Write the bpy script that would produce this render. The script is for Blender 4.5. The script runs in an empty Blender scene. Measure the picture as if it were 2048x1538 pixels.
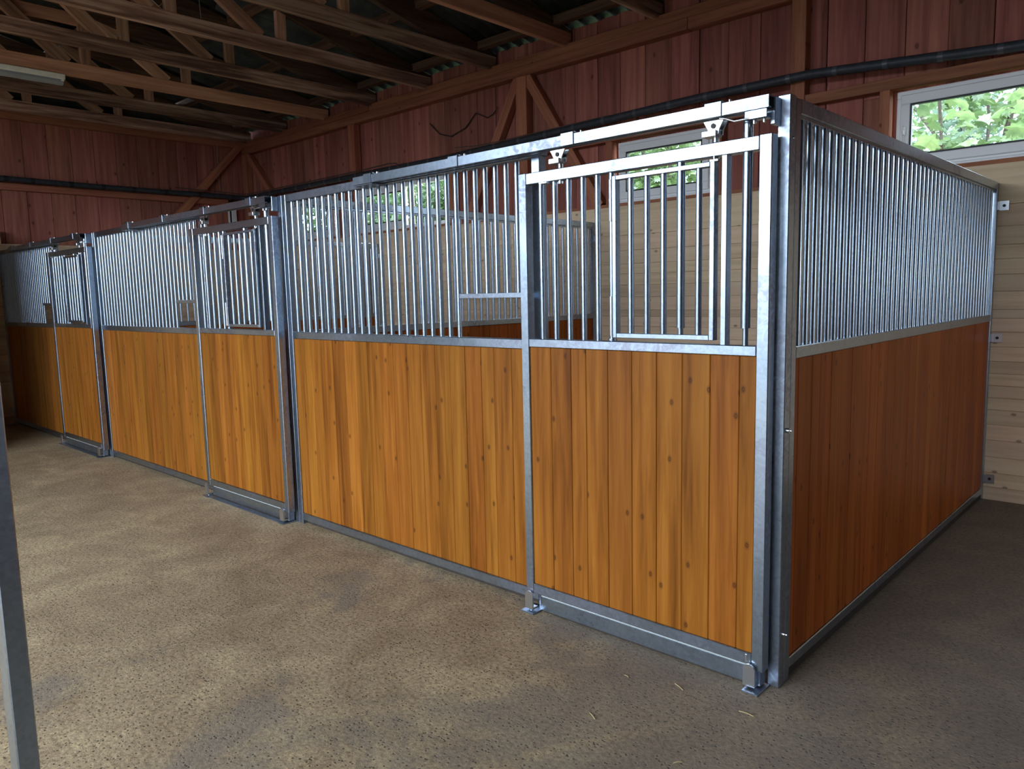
import bpy, bmesh, math, random
from mathutils import Vector, Matrix
random.seed(7)
SC = bpy.context.scene
COL = SC.collection

# ------------------------------------------------------------------ camera
cam_d = bpy.data.cameras.new('camera')
cam_d.sensor_fit = 'HORIZONTAL'; cam_d.sensor_width = 36.0; cam_d.lens = 26.63
cam_d.clip_start = 0.05; cam_d.clip_end = 400
cam = bpy.data.objects.new('camera', cam_d); COL.objects.link(cam)
right = Vector((0.7328439, 0.68002804, -0.02239814))
up = Vector((-0.06539893, 0.10316871, 0.99251156))
fwd = Vector((-0.67724648, 0.72589123, -0.12007967))
mw = Matrix.Identity(4)
for i in range(3):
    mw[i][0] = right[i]; mw[i][1] = up[i]; mw[i][2] = -fwd[i]
mw[0][3], mw[1][3], mw[2][3] = 1.14406, -2.68935, 1.53379
cam.matrix_world = mw
SC.camera = cam

# ------------------------------------------------------------------ sky and light
world = bpy.data.worlds.new('sky'); SC.world = world; world.use_nodes = True
wn = world.node_tree.nodes
wn['Background'].inputs['Color'].default_value = (0.75, 0.86, 1.0, 1)
wn['Background'].inputs['Strength'].default_value = 6.0

def portal(name, loc, rot, sx, sy):
    l = bpy.data.lights.new(name, 'AREA'); l.shape = 'RECTANGLE'; l.size = sx; l.size_y = sy
    l.cycles.is_portal = True
    o = bpy.data.objects.new(name, l); COL.objects.link(o); o.location = loc; o.rotation_euler = rot
DOOR_X0, DOOR_X1, DOOR_Z = -6.4, 0.6, 3.9      # the barn's open doorway in the front wall
FRONT_Y = -6.0
portal('portal_doorway', ((DOOR_X0 + DOOR_X1) / 2, FRONT_Y, DOOR_Z / 2), (math.radians(90), 0, 0), DOOR_X1 - DOOR_X0, DOOR_Z)
RW = (0.5, 1.9, 1.4, 2.1)                      # small window in the side wall behind the camera's right: y0, y1, z0, z1
portal('portal_window', (4.6, (RW[0] + RW[1]) / 2, (RW[2] + RW[3]) / 2), (0, math.radians(90), 0), RW[3] - RW[2], RW[1] - RW[0])
SC.view_settings.view_transform = 'Standard'; SC.view_settings.look = 'None'
SC.view_settings.gamma = 1.0; SC.view_settings.use_curve_mapping = False
SC.view_settings.exposure = 1.3
SC.cycles.max_bounces = 10; SC.cycles.diffuse_bounces = 6; SC.cycles.glossy_bounces = 5
SC.cycles.transparent_max_bounces = 16
SC.cycles.sample_clamp_indirect = 8.0
SC.cycles.use_denoising = True

# ------------------------------------------------------------------ mesh helpers
BOX_F = [(0, 3, 2, 1), (4, 5, 6, 7), (0, 1, 5, 4), (1, 2, 6, 5), (2, 3, 7, 6), (3, 0, 4, 7)]
class MB:
    """collects simple solids, builds them as one mesh"""
    def __init__(s): s.v = []; s.f = []; s.sm = []
    def add(s, vs, fs, sm=False):
        o = len(s.v); s.v += [tuple(v) for v in vs]
        s.f += [tuple(i + o for i in f) for f in fs]; s.sm += [sm] * len(fs)
    def box(s, x0, x1, y0, y1, z0, z1, c=0.0, M=None):
        if c <= 0:
            vs = [(x0, y0, z0), (x1, y0, z0), (x1, y1, z0), (x0, y1, z0), (x0, y0, z1), (x1, y0, z1), (x1, y1, z1), (x0, y1, z1)]
            fs = BOX_F
        else:
            c = min(c, (x1 - x0) * .4, (y1 - y0) * .4, (z1 - z0) * .4)
            lo, hi = (x0, y0, z0), (x1, y1, z1); vs = []; idx = {}
            for k in range(8):
                b = (k & 1, k >> 1 & 1, k >> 2 & 1)
                for a in range(3):
                    p = [(hi if b[i] else lo)[i] for i in range(3)]
                    for i in range(3):
                        if i != a: p[i] += -c if b[i] else c
                    idx[(k, a)] = len(vs); vs.append(p)
            fs = []
            def K(b): return b[0] | b[1] << 1 | b[2] << 2
            for a in range(3):
                u, w = (a + 1) % 3, (a + 2) % 3
                for sd in (0, 1):
                    q = []
                    for (i, j) in ((0, 0), (1, 0), (1, 1), (0, 1)):
                        b = [0, 0, 0]; b[a] = sd; b[u] = i; b[w] = j; q.append(idx[(K(b), a)])
                    fs.append(tuple(q if sd else q[::-1]))
                # edge along axis a
                for (i, j) in ((0, 0), (1, 0), (1, 1), (0, 1)):
                    b0 = [0, 0, 0]; b0[u] = i; b0[w] = j; b1 = list(b0); b1[a] = 1
                    q = [idx[(K(b0), u)], idx[(K(b1), u)], idx[(K(b1), w)], idx[(K(b0), w)]]
                    fs.append(tuple(q if i != j else q[::-1]))
            for k in range(8):
                par = ((k & 1) + (k >> 1 & 1) + (k >> 2 & 1)) % 2
                q = [idx[(k, 0)], idx[(k, 1)], idx[(k, 2)]]
                fs.append(tuple(q if par else q[::-1]))
        if M: vs = [M @ Vector(v) for v in vs]
        s.add(vs, fs)
    def cyl(s, p0, p1, r, n=12, r1=None, caps=True):
        p0, p1 = Vector(p0), Vector(p1); d = (p1 - p0).normalized()
        a = d.orthogonal().normalized(); b = d.cross(a); r1 = r if r1 is None else r1
        A = [p0 + (a * math.cos(t) + b * math.sin(t)) * r for t in [2 * math.pi * i / n for i in range(n)]]
        B = [p1 + (a * math.cos(t) + b * math.sin(t)) * r1 for t in [2 * math.pi * i / n for i in range(n)]]
        s.add(A + B, [(i, (i + 1) % n, n + (i + 1) % n, n + i) for i in range(n)], True)
        if caps:
            s.add(A, [tuple(range(n))[::-1]]); s.add(B, [tuple(range(n))])
    def prism(s, poly, axis, a0, a1):
        """poly: 2-D outline in the other two axes (y,z for x; x,z for y; x,y for z)"""
        n = len(poly)
        def P(p, a):
            return {0: (a, p[0], p[1]), 1: (p[0], a, p[1]), 2: (p[0], p[1], a)}[axis]
        ar = sum(poly[i][0] * poly[(i + 1) % n][1] - poly[(i + 1) % n][0] * poly[i][1] for i in range(n))
        if axis == 1: ar = -ar
        if ar < 0: poly = poly[::-1]
        A = [P(p, a0) for p in poly]; B = [P(p, a1) for p in poly]
        s.add(A + B, [tuple(range(n))[::-1], tuple(range(n, 2 * n))] + [(i, (i + 1) % n, n + (i + 1) % n, n + i) for i in range(n)])
    def tube(s, pts, r, n=6):
        pts = [Vector(p) for p in pts]; rings = []
        for i, p in enumerate(pts):
            d = (pts[min(i + 1, len(pts) - 1)] - pts[max(i - 1, 0)]).normalized()
            a = d.cross(Vector((0, 0, 1)))
            a = a.normalized() if a.length > 1e-3 else Vector((1, 0, 0)); b = d.cross(a)
            rings.append([p + (a * math.cos(2 * math.pi * k / n) + b * math.sin(2 * math.pi * k / n)) * r for k in range(n)])
        vs = [v for R in rings for v in R]; fs = []
        for i in range(len(pts) - 1):
            for k in range(n):
                fs.append((i * n + k, i * n + (k + 1) % n, (i + 1) * n + (k + 1) % n, (i + 1) * n + k))
        s.add(vs, fs, True)
        s.add(rings[0], [tuple(range(n))]); s.add(rings[-1], [tuple(range(n))[::-1]])
    def mesh(s, name):
        me = bpy.data.meshes.new(name); me.from_pydata(s.v, [], s.f)
        me.polygons.foreach_set('use_smooth', s.sm); me.update(); return me
    def build(s, name, mat, parent=None, loc=(0, 0, 0)):
        return put(name, s.mesh(name), mat, parent, loc)
def put(name, me, mat, parent=None, loc=(0, 0, 0), rot=None):
    if mat is not None and not me.materials: me.materials.append(mat)
    o = bpy.data.objects.new(name, me); COL.objects.link(o); o.location = loc
    if rot: o.rotation_euler = rot
    if parent: o.parent = parent
    return o
def thing(name, label, cat, loc=(0, 0, 0), group=None):
    o = bpy.data.objects.new(name, None); COL.objects.link(o); o.location = loc; o.empty_display_size = .1
    o['label'] = label; o['category'] = cat
    if group: o['group'] = group
    return o
def tag(o, label, cat, group=None):
    o['label'] = label; o['category'] = cat
    if group: o['group'] = group
    return o
def struct(name, loc=(0, 0, 0)):
    o = bpy.data.objects.new(name, None); COL.objects.link(o); o.location = loc; o['kind'] = 'structure'; o.empty_display_size = .1
    return o
def one(name, mat, parent, *a, c=0.0):
    m = MB(); m.box(*a, c=c); return m.build(name, mat, parent)

# ------------------------------------------------------------------ materials
class NT:
    def __init__(s, name):
        s.m = bpy.data.materials.new(name); s.m.use_nodes = True; s.t = s.m.node_tree
        s.b = s.t.nodes['Principled BSDF']; s.out = s.t.nodes['Material Output']
    def n(s, typ, ins=None, **kw):
        nd = s.t.nodes.new(typ)
        for k, v in kw.items(): setattr(nd, k, v)
        for k, v in (ins or {}).items(): s.set(nd, k, v)
        return nd
    def set(s, nd, k, v):
        i = nd.inputs[k]
        if isinstance(v, bpy.types.NodeSocket): s.t.links.new(v, i)
        else: i.default_value = v
    def ramp(s, fac, stops, interp='LINEAR'):
        r = s.n('ShaderNodeValToRGB'); r.color_ramp.interpolation = interp; e = r.color_ramp.elements
        while len(e) < len(stops): e.new(0.5)
        for el, (p, c) in zip(e, stops):
            el.position = p; el.color = tuple(c) + (1,) if len(c) == 3 else c
        s.t.links.new(fac, r.inputs[0]); return r.outputs[0]
    def math(s, op, a, b=0.0, c=None):
        nd = s.n('ShaderNodeMath', operation=op); s.set(nd, 0, a); s.set(nd, 1, b)
        if c is not None: s.set(nd, 2, c)
        return nd.outputs[0]
    def mix(s, fac, a, b, mode='MIX'):
        nd = s.n('ShaderNodeMix', data_type='RGBA', blend_type=mode)
        s.set(nd, 0, fac); s.set(nd, 6, a); s.set(nd, 7, b); return nd.outputs[2]
    def bump(s, h, strength=.3, dist=.01):
        nd = s.n('ShaderNodeBump', {'Height': h, 'Strength': strength, 'Distance': dist})
        s.t.links.new(nd.outputs[0], s.b.inputs['Normal'])
    def P(s, **kw):
        for k, v in kw.items(): s.set(s.b, k.replace('_', ' '), v)
    def coords(s, per_object=True):
        tc = s.n('ShaderNodeTexCoord')
        if not per_object: return tc.outputs['Object']
        oi = s.n('ShaderNodeObjectInfo')
        off = s.n('ShaderNodeCombineXYZ', {0: s.math('MULTIPLY', oi.outputs['Random'], 91.7), 1: s.math('MULTIPLY', oi.outputs['Random'], 37.1), 2: s.math('MULTIPLY', oi.outputs['Random'], 53.3)})
        v = s.n('ShaderNodeVectorMath', {0: tc.outputs['Object'], 1: off.outputs[0]}, operation='ADD')
        s.rnd = oi.outputs['Random']; return v.outputs[0]

def wood(name, dark, mid, light, grain=(1, 1, .05), scale=34, knots=True, rough=.5, var=.25, knot_col=(.05, .02, .01), grain_amt=1.0, bump=.12, spec=.3, coat=0.0, knot_scale=6.0, knot_keep=.62, hue=.012):
    """board material: long grain, a tone of its own per board, scattered knots"""
    t = NT(name); co = t.coords()
    mp = t.n('ShaderNodeMapping', {'Vector': co, 'Scale': grain})
    n1 = t.n('ShaderNodeTexNoise', {'Vector': mp.outputs[0], 'Scale': scale, 'Detail': 5.0, 'Roughness': .6, 'Distortion': .5})
    n2 = t.n('ShaderNodeTexNoise', {'Vector': mp.outputs[0], 'Scale': scale * .22, 'Detail': 2.0, 'Roughness': .5, 'Distortion': .8})
    f = t.math('ADD', t.math('MULTIPLY', n1.outputs[0], .55), t.math('MULTIPLY', n2.outputs[0], .45))
    lo, hi = .5 - .16 / grain_amt, .5 + .16 / grain_amt
    col = t.ramp(f, [(max(0, lo), dark), (.5, mid), (min(1, hi), light)])
    # tone per board
    tone = t.n('ShaderNodeMapRange', {0: t.rnd, 3: 1 - var, 4: 1 + var})
    hs = t.n('ShaderNodeHueSaturation', {'Hue': t.math('ADD', t.math('MULTIPLY', t.math('FRACT', t.math('MULTIPLY', t.rnd, 17.3)), hue), .5 - hue / 2), 'Value': tone.outputs[0], 'Color': col})
    col = hs.outputs[0]
    if knots:
        sx = t.n('ShaderNodeSeparateXYZ', {0: co})
        along_x = grain[0] != 1
        kv = t.n('ShaderNodeCombineXYZ', {0: t.math('MULTIPLY', sx.outputs[0], knot_scale * (.62 if along_x else 1)), 1: t.math('MULTIPLY', sx.outputs[2], knot_scale * (1 if along_x else .62))})
        vo = t.n('ShaderNodeTexVoronoi', {'Vector': kv.outputs[0], 'Scale': 1.0, 'Randomness': 1.0}, voronoi_dimensions='2D')
        keep = t.math('GREATER_THAN', t.n('ShaderNodeSeparateColor', {0: vo.outputs['Color']}).outputs[0], knot_keep)
        k = t.ramp(vo.outputs['Distance'], [(.0, (.6, .6, .6)), (.022, (.7, .7, .7)), (.034, (1, 1, 1)), (.046, (.4, .4, .4)), (.085, (0, 0, 0))])
        col = t.mix(t.math('MULTIPLY', t.math('MULTIPLY', k, keep), .85), col, knot_col + (1,))
    t.P(Base_Color=col, Roughness=rough, Specular_IOR_Level=spec)
    if coat: t.P(Coat_Weight=coat, Coat_Roughness=.35)
    t.bump(f, bump, .004)
    return t.m

def metal(name, base=(.60, .63, .67), rough=.34, dull=.62, spangle=90, bumpy=True):
    t = NT(name); co = t.coords()
    vo = t.n('ShaderNodeTexVoronoi', {'Vector': co, 'Scale': spangle})
    sp = t.n('ShaderNodeSeparateColor', {0: vo.outputs['Color']}).outputs[0]
    st = t.n('ShaderNodeMapping', {'Vector': co, 'Scale': (14, 14, 14)})
    n1 = t.n('ShaderNodeTexNoise', {'Vector': st.outputs[0], 'Scale': 1.6, 'Detail': 6.0, 'Roughness': .65, 'Distortion': 1.4})
    n2 = t.n('ShaderNodeTexNoise', {'Vector': co, 'Scale': 1.7, 'Detail': 2.0})
    f = t.math('ADD', t.math('MULTIPLY', sp, .3), t.math('MULTIPLY', n1.outputs[0], .7))
    b = base
    col = t.ramp(f, [(.25, tuple(x * .86 for x in b)), (.5, b), (.75, tuple(min(1, x * 1.10) for x in b))])
    patch = t.ramp(n2.outputs[0], [(.50, (0, 0, 0)), (.60, (1, 1, 1))])
    blot = t.ramp(n1.outputs[0], [(.42, (1, 1, 1)), (.62, (.15, .15, .15))])
    pf = t.math('MULTIPLY', t.math('MULTIPLY', patch, blot), dull)
    col = t.mix(pf, col, (.20, .185, .225, 1))
    r = t.math('ADD', t.math('ADD', t.math('MULTIPLY', f, .07), rough - .035), t.math('MULTIPLY', pf, .25))
    t.P(Base_Color=col, Metallic=1.0, Roughness=r)
    return t.m

def plain(name, col, rough=.6, metallic=0.0, noise=0.0, nscale=30, spec=.4):
    t = NT(name)
    if noise:
        co = t.coords()
        n1 = t.n('ShaderNodeTexNoise', {'Vector': co, 'Scale': nscale, 'Detail': 4.0, 'Roughness': .6})
        c = t.ramp(n1.outputs[0], [(.3, tuple(x * (1 - noise) for x in col)), (.7, tuple(min(1, x * (1 + noise)) for x in col))])
        t.P(Base_Color=c)
    else: t.P(Base_Color=tuple(col) + (1,))
    t.P(Roughness=rough, Metallic=metallic, Specular_IOR_Level=spec)
    return t.m

def floor_mat():
    t = NT('stable_floor'); co = t.coords(False)
    big = t.n('ShaderNodeTexNoise', {'Vector': co, 'Scale': .55, 'Detail': 4.0, 'Roughness': .6})
    med = t.n('ShaderNodeTexNoise', {'Vector': co, 'Scale': 3.2, 'Detail': 5.0, 'Roughness': .65, 'Distortion': .6})
    fine = t.n('ShaderNodeTexNoise', {'Vector': co, 'Scale': 55.0, 'Detail': 5.0, 'Roughness': .75})
    col = t.ramp(t.math('ADD', t.math('MULTIPLY', big.outputs[0], .55), t.math('MULTIPLY', med.outputs[0], .45)),
                 [(.36, (.225, .155, .088)), (.5, (.33, .245, .145)), (.62, (.45, .345, .20))])
    col = t.mix(.85, col, t.ramp(fine.outputs[0], [(.36, (.25, .24, .22)), (.5, (.5, .5, .5)), (.68, (.78, .77, .72))]), 'OVERLAY')
    # small dark pits and crumbs, in drifts
    vo = t.n('ShaderNodeTexVoronoi', {'Vector': co, 'Scale': 62.0, 'Randomness': 1.0})
    drift = t.n('ShaderNodeTexNoise', {'Vector': co, 'Scale': 1.5, 'Detail': 4.0, 'Roughness': .7})
    kr = t.n('ShaderNodeSeparateColor', {0: vo.outputs['Color']}).outputs[1]
    pit = t.math('MULTIPLY', t.ramp(vo.outputs['Distance'], [(.16, (1, 1, 1)), (.34, (0, 0, 0))]), t.math('GREATER_THAN', kr, t.math('SUBTRACT', 1.02, drift.outputs[0])))
    col = t.mix(t.math('MULTIPLY', pit, .75), col, (.07, .055, .04, 1))
    # trodden greyer ground plus shade painted in round the free corner, ragged edge
    dirt_shade = t.n('ShaderNodeTexNoise', {'Vector': co, 'Scale': 1.1, 'Detail': 6.0, 'Roughness': .62, 'Distortion': .7})
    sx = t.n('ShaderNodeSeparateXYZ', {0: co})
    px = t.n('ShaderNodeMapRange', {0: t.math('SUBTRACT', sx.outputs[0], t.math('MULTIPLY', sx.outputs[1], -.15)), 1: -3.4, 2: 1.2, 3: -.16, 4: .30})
    grey = t.ramp(t.math('ADD', dirt_shade.outputs[0], px.outputs[0]), [(.50, (0, 0, 0)), (.58, (.7, .7, .7)), (.75, (1, 1, 1))])
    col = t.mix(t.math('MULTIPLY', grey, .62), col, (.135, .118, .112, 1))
    t.P(Base_Color=col, Roughness=.85, Specular_IOR_Level=.25)
    h = t.math('SUBTRACT', t.math('MULTIPLY', fine.outputs[0], .8), t.math('MULTIPLY', pit, .5))
    t.bump(h, .55, .008)
    return t.m

def glass_mat():
    t = NT('window_glass')
    tr = t.n('ShaderNodeBsdfTransparent', {'Color': (.93, .96, .95, 1)})
    gl = t.n('ShaderNodeBsdfGlossy', {'Roughness': .02})
    fr = t.n('ShaderNodeFresnel', {'IOR': 1.5})
    ge = t.n('ShaderNodeNewGeometry')
    fac = t.math('MULTIPLY', t.math('MINIMUM', fr.outputs[0], .45), t.math('SUBTRACT', 1.0, ge.outputs['Backfacing']))
    mx = t.n('ShaderNodeMixShader', {0: fac, 1: tr.outputs[0], 2: gl.outputs[0]})
    t.t.links.new(mx.outputs[0], t.out.inputs[0])
    return t.m

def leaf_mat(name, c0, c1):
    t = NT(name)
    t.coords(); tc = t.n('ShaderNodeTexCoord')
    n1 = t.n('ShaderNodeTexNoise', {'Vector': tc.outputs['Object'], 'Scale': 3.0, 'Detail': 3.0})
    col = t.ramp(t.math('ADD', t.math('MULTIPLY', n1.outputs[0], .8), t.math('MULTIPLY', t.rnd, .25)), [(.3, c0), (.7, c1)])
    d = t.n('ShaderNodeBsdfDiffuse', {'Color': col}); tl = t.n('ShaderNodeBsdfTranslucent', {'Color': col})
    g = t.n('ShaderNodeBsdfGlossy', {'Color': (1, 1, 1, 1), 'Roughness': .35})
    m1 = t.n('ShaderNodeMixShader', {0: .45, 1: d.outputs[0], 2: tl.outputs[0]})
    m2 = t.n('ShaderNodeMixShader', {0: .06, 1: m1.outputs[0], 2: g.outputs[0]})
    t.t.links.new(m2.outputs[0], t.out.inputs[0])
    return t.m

M = {}
M['galv'] = metal('galvanized_steel', base=(.395, .475, .57), rough=.29)
M['galv_bar'] = metal('galvanized_bar', base=(.39, .465, .55), rough=.30, dull=.0, bumpy=False)
M['zinc'] = plain('bright_zinc', (.68, .71, .74), .28, 1.0)
LARCH = dict(rough=.42, var=.13, knot_col=(.045, .014, .005), grain_amt=1.15, spec=.13, bump=.10, knot_scale=6.5, knot_keep=.45, hue=.008)
M['larch'] = wood('orange_stained_boards', (.150, .046, .0050), (.262, .088, .0105), (.350, .130, .0180), **LARCH)
M['larch_shade_tint'] = wood('orange_boards_shade_tint', (.22, .046, .0060), (.33, .078, .0105), (.41, .105, .0155), **LARCH)  # the orange boards again, reddened to imitate their look in shade
M['barn'] = wood('red_brown_barn_boards', (.20, .068, .050), (.36, .125, .090), (.48, .185, .130), scale=26, rough=.75, var=.26, knot_col=(.045, .018, .014), knot_scale=4.0, knot_keep=.6, spec=.2)
M['frame_timber'] = wood('red_brown_frame_timber', (.26, .090, .050), (.40, .150, .080), (.50, .20, .105), rough=.7, var=.10, spec=.2, knot_keep=.8, knot_col=(.04, .015, .01))
M['frame_timber_x'] = wood('red_brown_frame_timber_lengthwise', (.22, .078, .044), (.35, .130, .072), (.44, .175, .095), grain=(.05, 1, 1), rough=.7, var=.08, spec=.2, knot_keep=.8, knot_col=(.04, .015, .01))
M['spruce'] = wood('pale_spruce_lining', (.62, .43, .26), (.81, .595, .385), (.88, .69, .48), grain=(.05, 1, 1), scale=30, rough=.6, var=.10, knot_col=(.14, .075, .035), knot_scale=5.5, knot_keep=.70, grain_amt=.8, spec=.25)
M['truss'] = wood('old_brown_roof_timber', (.14, .078, .052), (.34, .20, .135), (.58, .40, .28), grain=(1, .05, 1), scale=26, grain_amt=1.6, rough=.8, var=.22, knots=False, spec=.15, bump=.3)
M['truss_red'] = wood('reddish_roof_timber', (.30, .14, .085), (.54, .26, .155), (.68, .37, .23), grain=(1, .05, 1), scale=24, rough=.8, var=.15, knots=False, spec=.15, bump=.3)
M['purlin'] = wood('old_brown_purlin_timber', (.060, .032, .020), (.125, .068, .042), (.19, .11, .07), grain=(.05, 1, 1), rough=.8, var=.2, knots=False, spec=.15)
M['purlin_y'] = wood('old_dark_rafter_timber', (.050, .028, .018), (.10, .055, .034), (.16, .095, .06), grain=(1, .05, 1), rough=.8, var=.2, knots=False, spec=.15)
M['web'] = wood('brown_roof_web_timber', (.20, .11, .07), (.42, .23, .14), (.60, .38, .25), scale=24, rough=.8, var=.3, knots=False, spec=.15, bump=.3)
M['sheet'] = plain('fibre_cement_sheet', (.050, .054, .050), .85, noise=.35, nscale=5, spec=.2)
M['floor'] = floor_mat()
M['gap_and_thread'] = plain('gap_shade_and_thread', (.035, .027, .021), .8, noise=.3)  # near-black for base strips, gap shade painted in, and for cobweb loops
M['yard'] = plain('yard_ground', (.085, .082, .075), .9, noise=.2, nscale=1.5)
M['grass'] = plain('grass_ground', (.07, .10, .035), .9, noise=.3, nscale=4)
M['upvc'] = plain('white_window_plastic', (.88, .88, .87), .35)
M['gasket'] = plain('black_window_gasket', (.015, .015, .017), .5)
M['glass'] = glass_mat()
M['pipe'] = plain('black_pipe_foam', (.035, .039, .046), .55, noise=.3, nscale=20)
M['tape'] = plain('grey_tape', (.075, .08, .088), .35)
M['cable'] = plain('brown_cable', (.10, .065, .05), .6)
M['cord'] = plain('white_cord', (.6, .6, .58), .7)
M['lamp_white'] = plain('yellowed_lamp_housing', (.93, .92, .80), .5, noise=.06, nscale=12)
M['lamp_cover'] = plain('grey_lamp_cover', (.33, .35, .36), .3)
M['straw'] = plain('straw', (.55, .42, .20), .7)
M['web_thread'] = plain('dusty_thread', (.36, .33, .28), .9)
M['bark'] = plain('bark', (.10, .085, .07), .9, noise=.4)
M['leaf_a'] = leaf_mat('maple_leaf', (.09, .15, .065), (.24, .34, .13))
M['leaf_b'] = leaf_mat('tree_leaf', (.035, .075, .030), (.12, .20, .075))
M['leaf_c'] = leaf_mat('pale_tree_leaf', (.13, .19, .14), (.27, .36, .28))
M['added_shed'] = plain('added_shed_boards', (.045, .043, .040), .8, noise=.2, nscale=2)
M['plaster'] = plain('dim_barn_wall', (.10, .045, .03), .8, noise=.25, nscale=3)

# ------------------------------------------------------------------ floor, yard, far walls
XL, XR, YB, YF = -10.35, 4.6, 3.56, FRONT_Y
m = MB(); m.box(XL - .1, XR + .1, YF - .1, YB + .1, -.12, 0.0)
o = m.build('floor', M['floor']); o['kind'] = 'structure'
m = MB(); m.box(-60, 50, -60, YB + .2, -.4, -.13)
o = m.build('ground', M['yard']); o['kind'] = 'structure'
m = MB(); m.box(-60, 50, YB + .2, 60, -.4, -.13)
o = m.build('ground', M['grass']); o['kind'] = 'structure'

# long low shed added across the yard, unseen, darkening the steel's lower reflections
m = MB(); m.box(-48, 30, -24, -23.4, -.2, 3.5); m.prism([(-24.6, 3.5), (-22.9, 3.4), (-22.9, 3.55), (-24.6, 3.9)], 0, -48.5, 30.5)
o = m.build('wall_added_shed', M['added_shed']); o['kind'] = 'structure'
m = MB()
m.box(XL - .1, DOOR_X0, YF - .12, YF, -.1, 4.0); m.box(DOOR_X1, XR + .1, YF - .12, YF, -.1, 4.0)
m.box(DOOR_X0, DOOR_X1, YF - .12, YF, DOOR_Z, 4.0)
o = m.build('wall_front', M['plaster']); o['kind'] = 'structure'
m = MB(); y0, y1, z0, z1 = RW; yb, yf = YB + .1, YF - .1
m.box(XR, XR + .12, yf, y0, -.1, 4.1); m.box(XR, XR + .12, y1, yb, -.1, 4.1); m.box(XR, XR + .12, y0, y1, -.1, z0); m.box(XR, XR + .12, y0, y1, z1, 4.1)
m.prism([(yf, 4.1), (yb, 4.1), (-1.2, 5.24)], 0, XR, XR + .12)
o = m.build('wall_right', M['plaster']); o['kind'] = 'structure'

# ------------------------------------------------------------------ rear wall
wr = struct('wall_rear')
WINS = [(-0.69, 0.31), (-3.17, -2.18), (-7.35, -5.58), (-8.95, -8.0)]
WZ0, WZ1 = 2.36, 2.93
seams = [-10.37, -10.12, -9.83, -9.58, -9.345, -9.05, -8.72, -8.45, -8.19, -7.9, -7.62, -7.344, -7.07, -6.80, -6.53, -6.246, -5.966, -5.673, -5.409, -5.129, -4.844, -4.565, -4.29, -4.008, -3.734, -3.454, -3.188, -2.907, -2.628, -2.348, -2.073, -1.786, -1.51, -1.235, -.952, -.669, -.384, -.105, .18, .46, .74, 1.02, 1.3, 1.58, 1.86, 2.14, 2.42, 2.7, 2.98, 3.26, 3.54, 3.82, 4.1, 4.38, 4.66]
def rear_board(x0, x1, z0, z1, dy):
    m = MB(); w = x1 - x0
    m.box(-w / 2 + .002, w / 2 - .002, 0, .024, 0, z1 - z0, c=.004)
    put('board', m.mesh('board'), M['barn'], wr, ((x0 + x1) / 2, YB + dy, z0))
for a, b in zip(seams[:-1], seams[1:]):
    dy = random.choice((0, .003, .007, .010)); top = 4.135 + random.uniform(-.012, .012)
    cuts = [(max(a, p), min(b, q)) for p, q in WINS if min(b, q) - max(a, p) > .005]
    if not cuts:
        rear_board(a, b, 0, top, dy); continue
    rear_board(a, b, WZ1, top, dy); rear_board(a, b, 0, WZ0, dy)
    x = a
    for p, q in cuts:
        if p - x > .02: rear_board(x, p, WZ0, WZ1, dy)
        x = q
    if b - x > .02: rear_board(x, b, WZ0, WZ1, dy)
m = MB(); y = YB + .04       # outer cladding sheet that closes the joints
m.box(XL - .1, XR, y, y + .012, 0, WZ0, c=0); m.box(XL - .1, XR, y, y + .012, WZ1, 4.09)
xs = [XL - .1] + [v for p in sorted(WINS) for v in p] + [XR]
for a, b in zip(xs[::2], xs[1::2]): m.box(a, b, y, y + .012, WZ0, WZ1)
m.build('outer_cladding', M['barn'], wr)
# timber frame standing in front of the boards
FY = 3.46
for x0, x1 in ((-10.33, -10.19), (-7.47, -7.33), (-4.45, -4.30), (-1.48, -1.365), (1.55, 1.67)):
    m = MB(); m.box(x0, x1, FY, YB - .001, 0, 3.78, c=.004); m.build('post', M['frame_timber'], wr)
for x0, x1 in ((-.805, -.735), (-3.30, -3.225), (-2.15, -2.08), (-5.53, -5.46), (.36, .43)):
    m = MB(); m.box(x0, x1, FY + .012, YB - .001, 2.33, 2.955, c=.003); m.build('stud', M['frame_timber'], wr)
for x0, x1 in ((-10.33, -2.41), (-2.405, 4.5)):
    m = MB(); m.box(x0, x1, FY - .004, YB - .001, 3.78, 3.878, c=.004); m.build('wall_plate', M['frame_timber_x'], wr)
for x0, x1 in ((-10.33, -7.0), (-6.99, 4.5)):
    m = MB(); m.box(x0, x1, FY, YB - .001, 3.88, 3.968, c=.004); m.build('wall_plate', M['frame_timber_x'], wr)
for x0, x1 in ((-10.19, -7.47), (-7.33, -4.45), (-4.30, -1.48), (-1.365, 4.5)):
    m = MB(); m.box(x0, x1, FY + .01, YB - .001, 2.955, 3.035, c=.003); m.build('rail', M['frame_timber_x'], wr)
def brace(xt, zt, xb, zb, w=.105):
    d = Vector((xb - xt, 0, zb - zt)); L = d.length; a = math.atan2(d.x, -d.z)
    m = MB(); m.box(-w / 2, w / 2, 0, .085, -L, 0, c=.003)
    o = put('brace', m.mesh('brace'), M['frame_timber'], wr, (xt, FY + .012, zt), (0, -a, 0))
brace(-4.42, 3.80, -5.22, 2.42); brace(-4.33, 3.80, -3.38, 2.36); brace(-10.22, 3.80, -8.95, 2.50)

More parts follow.
